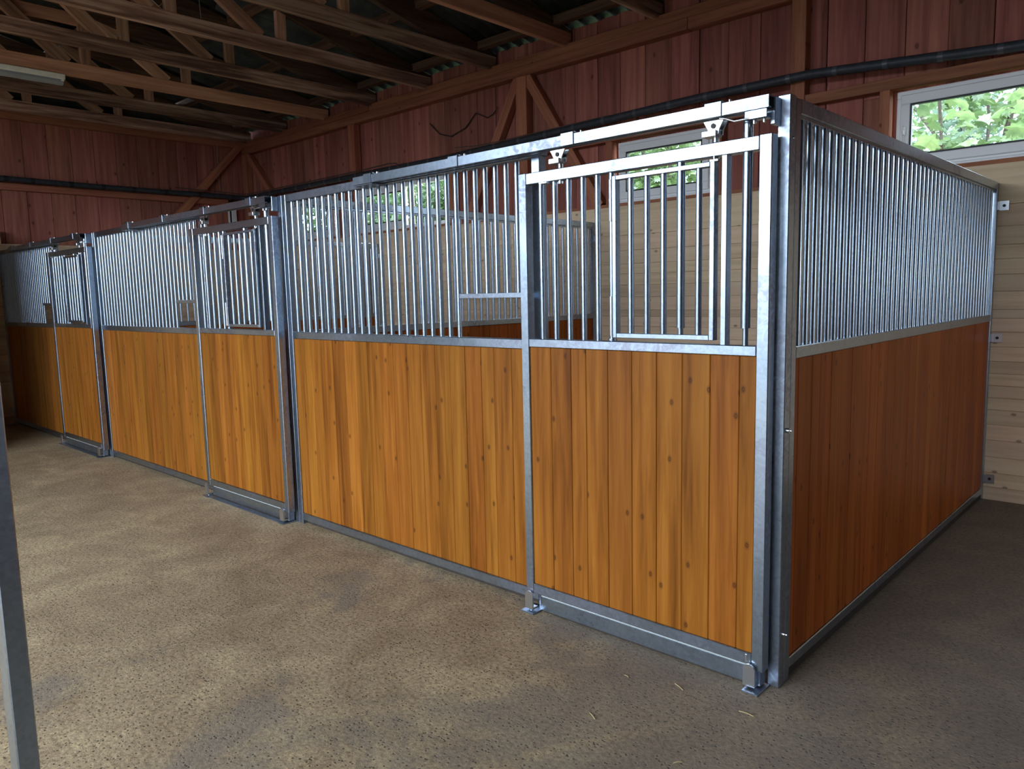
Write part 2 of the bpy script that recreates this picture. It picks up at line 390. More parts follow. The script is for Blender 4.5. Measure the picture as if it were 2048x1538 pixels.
# pale horizontal lining boards
lz = [0, .095, .197, .31, .43, .54, .645, .73, .816, .9, .986, 1.087, 1.19, 1.285, 1.345, 1.47, 1.585, 1.69, 1.785, 1.91, 2.055, 2.33]
lx = [-10.19, -6.86, -3.39, .9, 4.5]
for k in range(len(lz) - 1):
    for i in range(4):
        L = lx[i + 1] - lx[i]; h = lz[k + 1] - lz[k]; top = k == len(lz) - 2
        m = MB(); m.box(-L / 2, L / 2 - .003, 0, .024, .0008, h - .0008, c=.002)
        put('lining_board', m.mesh('lining_board'), M['spruce'], wr, ((lx[i] + lx[i + 1]) / 2, 3.432 - (.006 if top else 0) + random.choice((0, .001, .002)), lz[k]))
for x0, x1 in ((-10.19, 4.5),):
    m = MB(); m.box(x0, x1, FY - .012, FY + .02, 2.33, 2.362, c=.003); m.build('sill_board', M['frame_timber_x'], wr)

# ------------------------------------------------------------------ left wall
wl = struct('wall_left')
def SLW(a, b): return .236 * (4.76 - max(abs(a + 1.2), abs(b + 1.2)))
ys = [.15 + .287 * k for k in range(-22, 12)] + [3.56]
for a, b in zip(ys[:-1], ys[1:]):
    m = MB(); w = b - a; m.box(-w / 2 + .002, w / 2 - .002, 0, .024, 0, 3.995, c=.004)
    o = put('board', m.mesh('board'), M['barn'], wl, (XL - random.choice((0, .003, .007)), (a + b) / 2, 0), (0, 0, math.pi / 2))
M['frame_timber_y'] = wood('red_brown_frame_timber_crosswise', (.22, .078, .044), (.35, .130, .072), (.44, .175, .095), grain=(1, .05, 1), rough=.7, var=.08, spec=.2, knots=False)
m = MB()
def gz(y): return 5.22 - .2346 * (y + 1.2)
top = [(YB + .1, 4.08)]
for y0, y1 in ((2.44, 2.23), (2.07, 1.88)): top += [(y0 + .01, gz(y0)), (y0, gz(y0) - .05), (y1, gz(y1) - .04), (y1 - .01, gz(y1))]     # daylight slits under the sheets
for (ya, za), (yb, zb) in zip([(YB + .1, 4.08)] + top[1:], top[1:] + [(-1.2, 5.22)]): m.prism([(ya, 4.0), (ya, za), (yb, zb), (yb, 4.0)], 0, XL - .06, XL - .04)
m.prism([(YF, 0), (YB + .1, 0), (YB + .1, 4.0), (YF, 4.0)], 0, XL - .06, XL - .04); m.prism([(YF, 4.0), (-1.2, 4.0), (-1.2, 5.22), (YF, 4.08)], 0, XL - .06, XL - .04); m.build('outer_cladding', M['sheet'], wl)
m = MB(); m.box(XL + .001, XL + .09, YF, FY, 3.87, 3.985, c=.004); m.build('wall_plate', M['frame_timber_y'], wl)
m = MB(); m.box(XL + .001, XL + .06, YF, FY, 2.985, 3.075, c=.003); m.build('rail', M['frame_timber_y'], wl)
d = Vector((0, -.98, -1.05)); L = 2.0
m = MB(); m.box(0, .075, -.055, .055, -1.95, 0, c=.003)
put('brace', m.mesh('brace'), M['frame_timber'], wl, (XL + .012, 3.40, 3.90), (math.atan2(-.66, .72), 0, 0))
for k in range(len(lz) - 1):
    h = (lz[k + 1] - lz[k]) * 2.295 / 2.33; z = lz[k] * 2.295 / 2.33
    m = MB(); m.box(0, .024, YF, 3.43, .001, h - .001, c=.002)
    put('lining_board', m.mesh('lining_board'), M['spruce_y'] if 'spruce_y' in M else M.setdefault('spruce_y', wood('pale_spruce_lining_crosswise', (.62, .43, .26), (.81, .595, .385), (.88, .69, .48), grain=(1, .05, 1), rough=.6, var=.10, knots=False, spec=.25)), wl, (XL + .135, 0, z))
m = MB(); m.box(XL + .10, XL + .155, -.32, .055, 0, 2.47, c=.003); m.build('upright_board', M['spruce'], wl)
m = MB(); m.box(XL + .09, XL + .133, YF, 3.43, 0, 2.25); m.build('batten', M['spruce'], wl)

# added unseen board screen at the aisle's far end; shades the last stall front
m = MB(); m.box(XL + .4, -8.0, -.98, -.93, 0, 2.5, c=.004)
o = m.build('wall_shade_screen', M['plaster']); o['kind'] = 'structure'

# ------------------------------------------------------------------ windows
def window(n, x0, x1, z0, z1, handle=None, open_from=None):
    w = struct('window_%d' % n, (x0, 3.5, z0)); W = x1 - x0; H = z1 - z0
    def ring(name, mat, a0, a1, b0, b1, t, y0, y1, c=.004):
        m = MB(); m.box(a0, a1, y0, y1, b0, b0 + t, c=c); m.box(a0, a1, y0, y1, b1 - t, b1, c=c)
        m.box(a0, a0 + t, y0, y1, b0 + t, b1 - t, c=c); m.box(a1 - t, a1, y0, y1, b0 + t, b1 - t, c=c)
        return m.build(name, mat, w)
    ring('window_frame', M['upvc'], 0, W, 0, H, .05, 0, .06)
    W1 = W if open_from is None else open_from
    s = ring('sash', M['upvc'], .028, W1 - .028, .04, H - .028, .068, -.016, .04, c=.006)
    g = ring('gasket', M['gasket'], .094, W1 - .094, .106, H - .094, .012, -.012, .02, c=0)
    m = MB(); m.box(.095, W1 - .095, .008, .014, .106, H - .095); m.build('pane', M['glass'], w)
    m = MB(); m.box(.0, W, -.03, 0.002, -.004, .022, c=.004); m.build('window_sill', M['upvc'], w)
    if handle:
        m = MB(); m.box(.045, .072, -.03, -.014, handle - .02, handle + .05, c=.006); m.box(.05, .066, -.045, -.028, handle - .012, handle + .02, c=.005)
        h = m.build('window_handle', M['upvc'], w)
        m = MB(); m.tube([(.056, -.043, handle - .01), (.060, -.04, handle - .07), (.067, -.04, handle - .19)], .0025); m.build('pull_cord', M['cord'], w)
    return w
window(1, -.69, .31, WZ0, WZ1, handle=.27)
window(2, -3.17, -2.18, WZ0, WZ1)
w3 = window(3, -7.35, -5.58, WZ0, WZ1, open_from=1.0)
m = MB(); m.box(1.03, 1.09, .0, .05, .05, .52, c=.003); m.build('mullion', M['spruce'], w3)
window(4, -8.95, -8.0, WZ0, WZ1)
# small white casement by the far corner, on the end wall
w5 = struct('window_5', (XL + .03, 3.17, 2.70))
m = MB(); m.box(0, .03, 0, .02, 0, .36, c=.002); m.box(0, .03, .05, .13, 0, .36, c=.003); m.box(0, .03, 0, .25, .34, .37, c=.002); m.build('window_frame', M['upvc'], w5)
m = MB(); m.box(.004, .02, .02, .05, 0, .34); m.build('casing', M['gasket'], w5)

# ------------------------------------------------------------------ roof
ce = struct('ceiling')
SL = .236
def zraf(y):   # underside of rafters
    return 4.327 - SL * (abs(y + 1.2) - 2.855)
RD = .17; PH = .075
# corrugated sheets: one object per sheet run
pitch = .177; per = 6
def sheet(x0, n, y0, y1):
    m = MB(); sub = 8; vs = []; fs = []; N = n * sub
    for i in range(N + 1):
        x = x0 + i * pitch / sub; dz = .026 * math.sin(2 * math.pi * i / sub)
        for y in (y0, y1):
            z = zraf(y) + RD + PH + .028 + dz
            vs += [(x, y, z), (x, y, z + .007)]
    for i in range(N):
        a = i * 4; b = a + 4
        fs += [(a, b, b + 2, a + 2), (a + 1, a + 3, b + 3, b + 1), (a, a + 1, b + 1, b), (a + 2, b + 2, b + 3, a + 3)]
    fs += [(0, 2, 3, 1), (N * 4, N * 4 + 1, N * 4 + 3, N * 4 + 2)]
    m.add(vs, fs, True)
    return m.build('roof_sheet', M['sheet'], ce)
x = XL - .10; k = 0
while x < XR + .2:
    for (y0, y1) in ((1.45, 3.98), (-1.2, 1.5)):
        o = sheet(x, per, y0, y1); o.location.z = .008 if y0 < 0 else 0
    o = sheet(x, per, -6.5, -1.2)
    x += pitch * per
for y in (3.30, 2.45, 1.62, .80, -.05, -.95, -1.45, -2.3, -3.2, -4.1, -5.0, -5.8):
    m = MB(); z = zraf(y) + RD
    m.box(XL, XR, y - .045, y + .045, z - .004, z + PH, c=.003)
    m.build('purlin', M['purlin'], ce)

TX = [-10.13, -9.08, -8.0, -6.93, -5.86, -4.79, -3.75, -2.70, -1.63, -.56]
ORD = ['closest to the end wall', 'second from the end wall', 'third from the end wall, with the lamp under it', 'fourth from the end wall', 'fifth from the end wall', 'sixth from the end wall', 'seventh from the end wall', 'eighth from the end wall', 'ninth from the end wall', 'tenth from the end wall']
def truss(i, xr):
    w = .062; x0 = -w; x1 = 0.0
    t = thing('roof_truss', 'dark timber roof truss, ' + ORD[i], 'roof truss', (xr, 0, 0), 'timber roof trusses under the corrugated roof')
    cm = M['truss_red'] if i in (2, 6) else M['truss']
    m = MB(); m.box(x0, x1, YF, 3.54, 3.945, 4.085, c=.004); m.build('bottom_chord', cm, t)
    for sgn in (1, -1):
        ye = 3.54 if sgn > 0 else YF + .02
        pts = [(-1.2, zraf(-1.2)), (-1.2, zraf(-1.2) + RD)]
        yk = -1.2 + sgn * (2.855 + (4.327 - 4.08) / SL)
        m = MB(); poly = [(-1.2, zraf(-1.2)), (yk, 4.08), (ye, 4.08), (ye, max(zraf(ye) + RD, 4.1)), (-1.2, zraf(-1.2) + RD)]
        m.prism(poly, 0, x0 - .001, x1 + .001); m.build('rafter', M['purlin_y'], t)
    for y in (1.585, .485, -1.2, -2.885, -3.985):
        m = MB(); m.box(x0 + .006, x1 - .006, y - .052, y + .052, 4.08, zraf(y) + .03, c=.003); m.build('web_post', M['web'], t)
    for (yb, zb, yt) in ((1.36, 4.08, .62), (.30, 4.08, -.62), (-3.76, 4.08, -3.02), (-2.7, 4.08, -1.78)):
        zt = zraf(yt) + .03; d = Vector((0, yt - yb, zt - zb)); L = d.length
        m = MB(); m.box(x0 + .004, x1 - .004, -.062, .062, 0, L, c=.003)
        put('diagonal', m.mesh('diagonal'), M['web'], t, (0, yb, zb - .01), (math.atan2(-d.y, d.z), 0, 0))
    if i == 2:
        m = MB(); m.box(x0 - .05, x0, -2.9, .9, 4.50, 4.62, c=.003); m.build('collar_beam', M['truss_red'], t)
    return t
for i, x in enumerate(TX): truss(i, x)

# ------------------------------------------------------------------ stalls
BAR_R = .0127
_bars = {}
def bar(parent, x, y, z0, z1, r=BAR_R, n=12, name='bar', mat='galv_bar'):
    key = (round(z1 - z0, 4), r, n, mat)
    if key not in _bars:
        m = MB(); m.cyl((0, 0, 0), (0, 0, z1 - z0), r, n); _bars[key] = m.mesh('bar'); _bars[key].materials.append(M[mat])
    return put(name, _bars[key], None, parent, (x, y, z0))
def boards_x(parent, edges, y, t, z0, z1, gap=.001, c=.0028):
    for a, b in zip(edges[:-1], edges[1:]):
        w = b - a; m = MB(); m.box(-w / 2 + gap / 2, w / 2 - gap / 2, 0, t, 0, z1 - z0, c=c)
        put('board', m.mesh('board'), M['larch'], parent, ((a + b) / 2, y + random.choice((0, .0008, .0016)), z0))
def boards_y(parent, edges, x, t, z0, z1):
    for a, b in zip(edges[:-1], edges[1:]):
        w = b - a; m = MB(); m.box(-w / 2 + .0006, w / 2 - .0006, 0, t, 0, z1 - z0, c=.0025)
        put('board', m.mesh('board'), M['larch_shade_tint'], parent, (x - random.choice((0, .0008, .0016)), (a + b) / 2, z0), (0, 0, math.pi / 2))

ZT0, ZT1, ZM0, ZM1, ZB0, ZB1 = 2.15, 2.20, 1.265, 1.312, .028, .076
S_SEAMS = [-3.345, -3.249, -3.139, -3.023, -2.901, -2.779, -2.661, -2.542, -2.425, -2.299, -2.178, -2.062, -1.939, -1.822, -1.705, -1.587, -1.497, -1.376, -1.262, -1.20]
D_SEAMS = [-1.187, -1.063, -.946, -.863, -.747, -.625, -.506, -.388, -.267, -.147, -.085]

def front_panel(o, xl, label):
    """fixed barred stall front; o = offset of the stall, xl = its far end"""
    t = thing('stall_facade', label, 'stall front', (o, 0, 0), 'galvanized stall fronts with orange boards')
    a0, a1 = xl - o, -1.165; SW = .046
    m = MB(); m.box(a0, a0 + SW, 0, .05, .0, ZT1, c=.003); m.build('stile', M['galv'], t)
    m = MB(); m.box(a1 - .05, a1, 0, .05, .0, ZT1 - .045, c=.003); m.build('stile', M['galv'], t)
    m = MB(); m.box(a0 + SW, a1 + .01, 0, .05, ZT0, ZT1, c=.003); m.build('top_rail', M['galv'], t)
    m = MB(); m.box(a0 + SW, a1 - .05, 0, .05, ZM0, ZM1, c=.003); m.build('middle_rail', M['galv'], t)
    m = MB(); m.box(a0 + SW, a1 - .05, 0, .05, ZB0, ZB1, c=.003); m.build('bottom_rail', M['galv'], t)
    m = MB(); m.box(a0 + SW, a1 - .05, .030, .048, 0, ZB0 - .001, c=.002); m.build('base_gap_shade_strip', M['gap_and_thread'], t)  # dark strip with the shade of the gap under the rail painted in
    # boards
    e = [s for s in S_SEAMS if s > a0 + SW + .03]
    while e[0] - (a0 + SW) > .16: e.insert(0, e[0] - .118)
    e = [a0 + SW] + (e[1:] if e[0] - (a0 + SW) < .03 else e); e[-1] = a1 - .05
    boards_x(t, e, .008, .034, ZB1, ZM0)
    # bars: pitch .0704 counted back from the door post; the last six end on the feed opening
    x = -1.327; n = 0
    while x > a0 + SW + .022:
        if n < 6: bar(t, x, .024, 1.533, ZT0 - .003)
        else: bar(t, x, .024, ZM1 - .003, ZT0 + .002)
        x -= .0704; n += 1
    m = MB(); m.box(-1.735, a1 - .05, .012, .037, 1.510, 1.536, c=.002); m.build('feed_rail', M['galv'], t)
    return t

def sliding_door(o, label, dx=0.0):
    t = thing('sliding_door', label, 'stall door', (o + dx, -.07, 0), 'sliding stall doors on overhead tracks')
    T = .045; X0, X1 = -1.234, -.034
    m = MB(); m.box(X0, X0 + .047, 0, T, .092, 2.068, c=.003); m.build('stile', M['galv'], t)
    m = MB(); m.box(X1 - .047, X1, 0, T + .005, .078, 2.068, c=.003); m.build('stile', M['galv'], t)
    m = MB(); m.box(X0 + .047, X1 - .047, 0, T, 2.016, 2.066, c=.003); m.build('top_rail', M['galv'], t)
    m = MB(); m.box(X0 + .047, X1 - .047, 0, T, 1.283, 1.322, c=.003); m.build('middle_rail', M['galv'], t)
    m = MB(); m.box(X0 + .047, X1 - .047, 0, T, .095, .142, c=.003); m.build('bottom_rail', M['galv'], t)
    boards_x(t, [X0 + .047] + D_SEAMS[1:-1] + [X1 - .047], .006, .032, .142, 1.283)
    for x in (-1.115, -1.036, -.958, -.880, -.803): bar(t, x, .022, 1.320, 2.018)
    # hinge tube and the square latch tube of the head opening
    m = MB(); m.cyl((-.728, .018, 1.320), (-.728, .018, 2.018), .0125); m.cyl((-.728, .018, 1.325), (-.728, .018, 1.332), .02); m.build('hinge_tube', M['galv_bar'], t)
    m = MB(); m.box(-.227, -.205, .004, .042, 1.320, 2.018, c=.002); m.build('latch_tube', M['galv'], t)
    # hinged head window
    m = MB(); m.box(-.706, -.688, -.012, .020, 1.338, 1.998, c=.002); m.box(-.266, -.246, -.012, .020, 1.338, 1.998, c=.002)
    m.box(-.688, -.266, -.012, .020, 1.980, 1.998, c=.002); m.box(-.688, -.266, -.012, .020, 1.338, 1.358, c=.002)
    h = m.build('head_window', M['galv'], t)
    for x in (-.625, -.548, -.472, -.318): bar(h, x, .004, 1.356, 1.982)
    bar(h, -.395, .004, 1.383, 2.012, r=.0165); bar(h, -.395, .004, 1.356, 1.384, r=.011)
    for z in (1.345, 1.82):
        m = MB(); m.cyl((-.716, -.004, z), (-.716, -.004, z + .165), .0095, 10); m.cyl((-.716, -.004, z + .082), (-.716, -.004, z + .085), .0105, 10)
        m.build('hinge', M['zinc'], h)
    # spring bolt of the head window
    m = MB(); m.cyl((-.256, .004, 1.998), (-.256, .004, 2.018), .006, 8); m.box(-.272, -.238, -.004, .016, 1.998, 2.006, c=.001); m.build('window_bolt', M['zinc'], h)
    # locking rod: thick pipe over a thinner rod, up to the stop on the track
    m = MB(); m.cyl((-.134, .022, 1.385), (-.134, .022, 2.142), .0175, 14); m.cyl((-.134, .022, 1.318), (-.134, .022, 1.387), .0105, 12); m.build('locking_rod', M['galv_bar'], t)
    # roller hangers
    for x in (-.997, -.257):
        m = MB(); y0, y1 = -.004, .004
        m.prism([(x - .040, 2.143), (x + .040, 2.143), (x + .022, 2.112), (x + .020, 2.094), (x - .020, 2.094), (x - .022, 2.112)], 1, y0, y1)
        m.prism([(x - .040, 2.143), (x + .040, 2.143), (x + .022, 2.112), (x + .020, 2.094), (x - .020, 2.094), (x - .022, 2.112)], 1, y0 + .03, y1 + .03)
        m.box(x - .042, x + .016, -.016, .034, 2.086, 2.108, c=.002)
        hg = m.build('roller_hanger', M['zinc'], t)
        m = MB(); m.cyl((x, -.008, 2.124), (x, .038, 2.124), .0095, 12); m.build('axle_bolt', M['gasket'], hg)
        m = MB(); m.cyl((x, .016, 2.004), (x, .016, 2.084), .0065, 10)
        for z in (2.068, 2.074): m.cyl((x, .016, z), (x, .016, z + .012), .0125, 6)
        m.cyl((x, .016, 2.002), (x, .016, 2.014), .0125, 6); m.build('threaded_rod', M['zinc'], hg)
    # thin pull tab under the top rail
    m = MB(); m.box(-1.10, -1.055, -.012, .03, 2.009, 2.0155, c=.001); m.build('pull_tab', M['zinc'], t)
    # bright weld strip near the bottom corner
    m = MB(); m.box(-.105, -.098, -.002, .001, .102, .134); m.build('label_strip', M['zinc'], t)
    return t

def track(o, label):
    t = thing('door_track', label, 'door track', (o, -.10, 0), 'overhead sliding door tracks')
    m = MB(); x0, x1 = -2.455, -.036; z0, z1 = 2.150, 2.192; y0, y1 = .0, .062; th = .004
    m.box(x0, x1, y0, y0 + th, z0, z1); m.box(x0, x1, y1 - th, y1, z0, z1); m.box(x0, x1, y0 + th, y1 - th, z1 - th, z1)
    m.box(x0, x1, y0 + th, y0 + .022, z0, z0 + th); m.box(x0, x1, y1 - .022, y1 - th, z0, z0 + th)
    m.build('track_rail', M['galv'], t)
    for x in (-2.32, -1.63, -.92, -.245):
        m = MB(); m.box(x - .033, x + .033, -.005, 0, z0 - .002, z1 + .012, c=.001); m.box(x - .033, x + .033, -.005, .112, z1 + .006, z1 + .012, c=.001)
        b = m.build('track_bracket', M['galv'], t)
        m = MB(); m.cyl((x + .05, .03, z1), (x + .05, .03, z1 + .014), .006, 6); m.build('bolt', M['zinc'], b)
    # buffer and lock stop at the closed end, spring wire
    m = MB(); m.box(-.125, -.046, .006, .050, z0 - .032, z0 - .029); m.box(-.125, -.046, .006, .009, z0 - .032, z0 - .002); m.box(-.125, -.046, .047, .05, z0 - .032, z0 - .002)
    m.build('lock_stop', M['galv'], t)
    m = MB(); m.tube([(-.225, .012, z0 - .006), (-.20, .012, z0 - .012), (-.165, .006, z0 - .027), (-.12, .004, z0 - .027), (-.085, .02, z0 - .027)], .004, 6); m.build('latch_wire', M['zinc'], t)
    m = MB(); m.cyl((-.098, .026, z0 - .044), (-.098, .026, z0 - .031), .008, 8); m.cyl((-.062, .026, z0 - .044), (-.062, .026, z0 - .031), .006, 8); m.build('buffer', M['zinc'], t)
    m = MB(); m.box(x0, x0 + .17, .0, .10, z0 - .008, z0 - .003, c=.001); m.build('end_plate', M['galv'], t)
    m = MB(); m.box(-.052, -.034, .05, .098, z0 - .05, z1 + .002, c=.002); m.build('end_bracket', M['galv'], t)
    return t

def post(o, label, corner=False):
    t = thing('stall_post', label, 'stall post', (o, 0, 0), 'galvanized stall posts')
    if corner:
        m = MB(); m.box(-.047, 0, 0, .05, 0, 2.205, c=.003); m.build('upright', M['galv'], t)
        for z in (1.005, .215):
            m = MB(); m.cyl((0, .022, z), (.012, .022, z), .009, 8); m.cyl((.012, .022, z), (.02, .022, z), .005, 8); m.build('dome_bolt', M['zinc'], t)
        m = MB(); m.cyl((0, .025, 2.055), (.006, .025, 2.055), .006, 8); m.build('dome_bolt', M['zinc'], t)
    else:
        m = MB(); m.box(-.047, -.001, 0, .05, 0, 2.2, c=.003); m.build('upright', M['galv'], t)
    m = MB(); m.box(-.10, -.035, -.11, -.002, 0, .007, c=.001); m.build('foot_plate', M['galv'], t)
    return t

def threshold(o, label):
    t = thing('door_threshold', label, 'threshold', (o, 0, 0), 'door threshold rails on the floor')
    m = MB(); m.box(-1.162, -.050, -.052, -.006, .012, .078, c=.002); m.build('threshold_rail', M['galv'], t)
    m = MB(); m.box(-1.15, -.11, -.040, -.010, 0, .012); m.build('gap_shade_strip', M['gap_and_thread'], t)  # dark strip painting in the shaded gap below the threshold rail
    if o < -1:
        m = MB(); m.box(-1.16, -.105, -.098, -.055, 0, .007, c=.001); m.build('floor_strip', M['galv'], t)
    m = MB(); m.box(-1.16, -.052, -.046, -.030, .078, .083, c=.001); m.build('guide_strip', M['lamp_cover_light'], t)
    m = MB(); m.box(-1.245, -1.165, -.105, .0, 0, .007, c=.001); m.cyl((-1.205, -.065, .007), (-1.205, -.065, .0085), .012, 10); m.build('foot_plate', M['galv'], t)
    for x in (-1.205, -.082):
        m = MB(); pts = [(x - .024, .018), (x + .024, .018), (x + .024, .082)]
        pts += [(x + .024 * math.cos(a), .082 + .024 * math.sin(a)) for a in [math.pi * k / 8 for k in range(1, 8)]] + [(x - .024, .082)]
        m.prism(pts, 1, -.087, -.080); m.box(x - .024, x + .024, -.080, -.05, .018, .026); m.build('guide_tab', M['zinc'], t)
    return t
M['lamp_cover_light'] = plain('worn_zinc_strip', (.55, .56, .52), .45, .3)

OFF = [0.0, -3.39, -6.845]; XLS = [-3.391, -6.845, -10.16]
WHERE = ['nearest the corner', 'in the middle of the row', 'against the end wall']
for i in range(3):
    front_panel(OFF[i], XLS[i] + .0005, 'galvanized barred stall front with orange boards, the one ' + ['nearest the corner post', 'in the middle of the row', 'against the end wall, in shade'][i])
    sliding_door(OFF[i], 'galvanized sliding stall door with orange boards and head window, ' + ['beside the corner post', 'middle of three along the row', 'last one before the end wall'][i], dx=(0, .02, .06)[i] if i else 0)
    track(OFF[i], 'square steel door track ' + ['above the door beside the corner post', 'above the middle stall door', 'above the last door before the end wall'][i])
    post(OFF[i], 'square galvanized post ' + ['at the free corner of the stall row', 'between the nearest and the middle stall', 'between the middle stall and the last stall'][i], corner=(i == 0))
    threshold(OFF[i], 'low steel threshold rail ' + ['under the door beside the corner post', 'under the middle stall door', 'under the last door before the end wall'][i])

def partition(xc, label, corner=False):
    """barred divider running back to the rear wall; its outer face at xc"""
    t = thing('stall_partition', label, 'stall partition', (xc, 0, 0), 'barred stall partitions with orange boards')
    y0, y1 = .053, 3.425; xa, xb = -.048, -.002
    m = MB(); m.box(xa, xb, y0, y0 + .045, 0, ZT1, c=.003); m.build('stile', M['galv'], t)
    m = MB(); m.box(xa, xb, y1 - .045, y1, 0, ZT1, c=.003); m.build('stile', M['galv'], t)
    for nm, a, b in (('top_rail', ZT0, ZT1 + .002), ('middle_rail', ZM0, ZM1), ('bottom_rail', .045, .088)):
        m = MB(); m.box(xa, xb, y0 + .045, y1 - .045, a, b, c=.003); m.build(nm, M['galv'], t)
    m = MB(); m.box(xa + .01, xb - .01, y0 + .045, y1 - .045, ZT0 - .012, ZT0, c=.001); m.build('rail_lip', M['galv'], t)
    m = MB(); m.box(xa + .008, xb - .012, y0 + .045, y1 - .045, 0, .045, c=.001); m.build('base_gap_shade_strip', M['gap_and_thread'], t)  # same dark strip as under the fronts, gap shade painted in
    e = [y0 + .045, .144, .276, .363, .480, .596, .722, .845, .964, 1.076, 1.208, 1.325, 1.445, 1.566]
    while e[-1] < y1 - .2: e.append(e[-1] + random.choice((.112, .118, .124)))
    e[-1] = y1 - .045
    boards_y(t, e, xb - .006, .034, .088, ZM0)
    y = .156
    while y < y1 - .06:
        bar(t, -.025, y, ZM1 - .003, ZT0 - .008); y += .0733
    for z in (.155, 1.15, 2.045):
        m = MB(); m.box(xb, xb + .014, y1 - .020, y1 - .004, z - .028, z + .028, c=.001); m.box(xb + .008, xb + .066, y1 - .010, y1 - .003, z - .032, z + .032, c=.001)
        b = m.build('wall_bracket', M['zinc'], t)
        m = MB(); m.cyl((xb + .038, y1 - .013, z), (xb + .038, y1 - .009, z), .010, 10); m.build('bolt_hole', M['gasket'], b)
    return t
partition(0.0, 'barred stall partition forming the open outer end of the row')
partition(-3.392, 'barred stall partition seen through the bars of the nearest stall')
partition(-6.847, 'barred stall partition farthest back, before the last stall')

# bracket holding the last stall front to the end wall
m = MB(); m.box(XL + .16, XL + .225, -.02, -.012, .15, .215, c=.001); m.box(XL + .16, XL + .168, -.02, .03, .15, .215, c=.001)
tag(m.build('wall_bracket', M['zinc']), 'small steel bracket fixing the last stall front to the end wall', 'bracket')

# ------------------------------------------------------------------ near post at the picture's edge
t = thing('gate_post', 'tall grey steel post close to the camera, standing apart from the stalls', 'post', (-.835, -2.268, 0))
m = MB(); m.box(-.035, .033, -.022, .022, 0, 2.3, c=.003); m.build('upright', M['galv'], t)
m = MB(); m.box(-.06, .06, -.06, .06, 0, .008, c=.001); m.build('foot_plate', M['galv'], t)

# ------------------------------------------------------------------ pipe and cables on the walls
t = thing('insulated_pipe', 'long black foam-covered pipe running along rear and end wall', 'pipe')
PIPE = [(4.4, 3.06), (1.0, 3.04), (.1, 3.062), (-.6, 3.115), (-1.3, 3.166), (-2.3, 3.165), (-3.31, 3.14), (-4.3, 3.115), (-5.43, 3.092), (-7.4, 3.10), (-9.2, 3.10), (-10.1, 3.10)]
def pipe_z(x):
    for (xa, za), (xb, zb) in zip(PIPE[:-1], PIPE[1:]):
        if xb <= x <= xa: return za + (zb - za) * (xa - x) / (xa - xb)
    return 3.1
pts = [(x, 3.405, pipe_z(x)) for x in [4.4 - .3 * k for k in range(49)]] + [(-10.16, 3.38, 3.10), (-10.19, 3.30, 3.105)] + [(-10.2, y, 3.112 - .012 * math.sin(y)) for y in [3.0 - .5 * k for k in range(17)]]
m = MB(); m.tube(pts, .036, 10); m.build('foam_sleeve', M['pipe'], t)
x = .35
while x > -10:
    m = MB(); z = pipe_z(x); zz = pipe_z(x - .03); m.cyl((x, 3.405, z), (x - .035, 3.405, zz), .0375, 10); m.build('tape_ring', M['tape'], t); x -= .36
for y in (2.7, 2.2, 1.75, 1.35, .95, .5, .2):
    m = MB(); z = 3.112 - .012 * math.sin(y); m.cyl((-10.2, y, z), (-10.2, y - .05, z), .038, 10); m.build('tape_ring', M['gasket'], t)
m = MB(); m.tube([(-3.2, 3.40, pipe_z(-3.2) + .036), (-4.0, 3.40, pipe_z(-4.0) + .042), (-4.7, 3.39, pipe_z(-4.7) + .044), (-5.0, 3.36, 3.15), (-5.25, 3.32, 3.165)], .006)
tag(m.build('cable', M['cable']), 'thin brown cable lying on the black pipe, its loose end lifted', 'cable')
m = MB(); m.tube([(-4.75, 3.37, 3.135), (-5.0, 3.35, 3.125), (-5.27, 3.33, 3.13)], .005)
tag(m.build('cable', M['cable']), 'short loose brown cable end below the other on the black pipe', 'cable')
m = MB(); m.tube([(-6.30, 3.38, 3.06), (-6.36, 3.36, 3.14), (-6.5, 3.36, 3.155), (-6.9, 3.37, 3.15), (-7.8, 3.38, 3.148), (-9.0, 3.38, 3.147), (-10.05, 3.38, 3.15), (-10.14, 3.3, 3.155), (-10.15, 2.7, 3.165), (-10.15, 2.3, 3.175)], .008)
tag(m.build('cable', M['cable']), 'thick grey-brown cable above the black pipe running round the far corner', 'cable')

# ------------------------------------------------------------------ lamp under the third truss
t = thing('ceiling_lamp', 'long yellowed fluorescent lamp hung under a roof truss by the end wall', 'lamp', (-8.035, .26, 3.83))
m = MB(); m.box(-.055, .05, -1.55, 0, .055, .112, c=.006); m.build('housing', M['lamp_white'], t)
m = MB(); m.prism([(-.045, .055), (-.047, .03), (-.036, .008), (-.015, 0), (.012, 0), (.034, .008), (.044, .03), (.042, .055)], 1, -1.53, -.02); m.build('diffuser', M['lamp_cover'], t)
for y in (-.03, -.75, -1.5):
    m = MB(); m.box(.045, .056, y - .014, y + .014, .035, .075, c=.002); m.build('clip', M['lamp_white'], t)

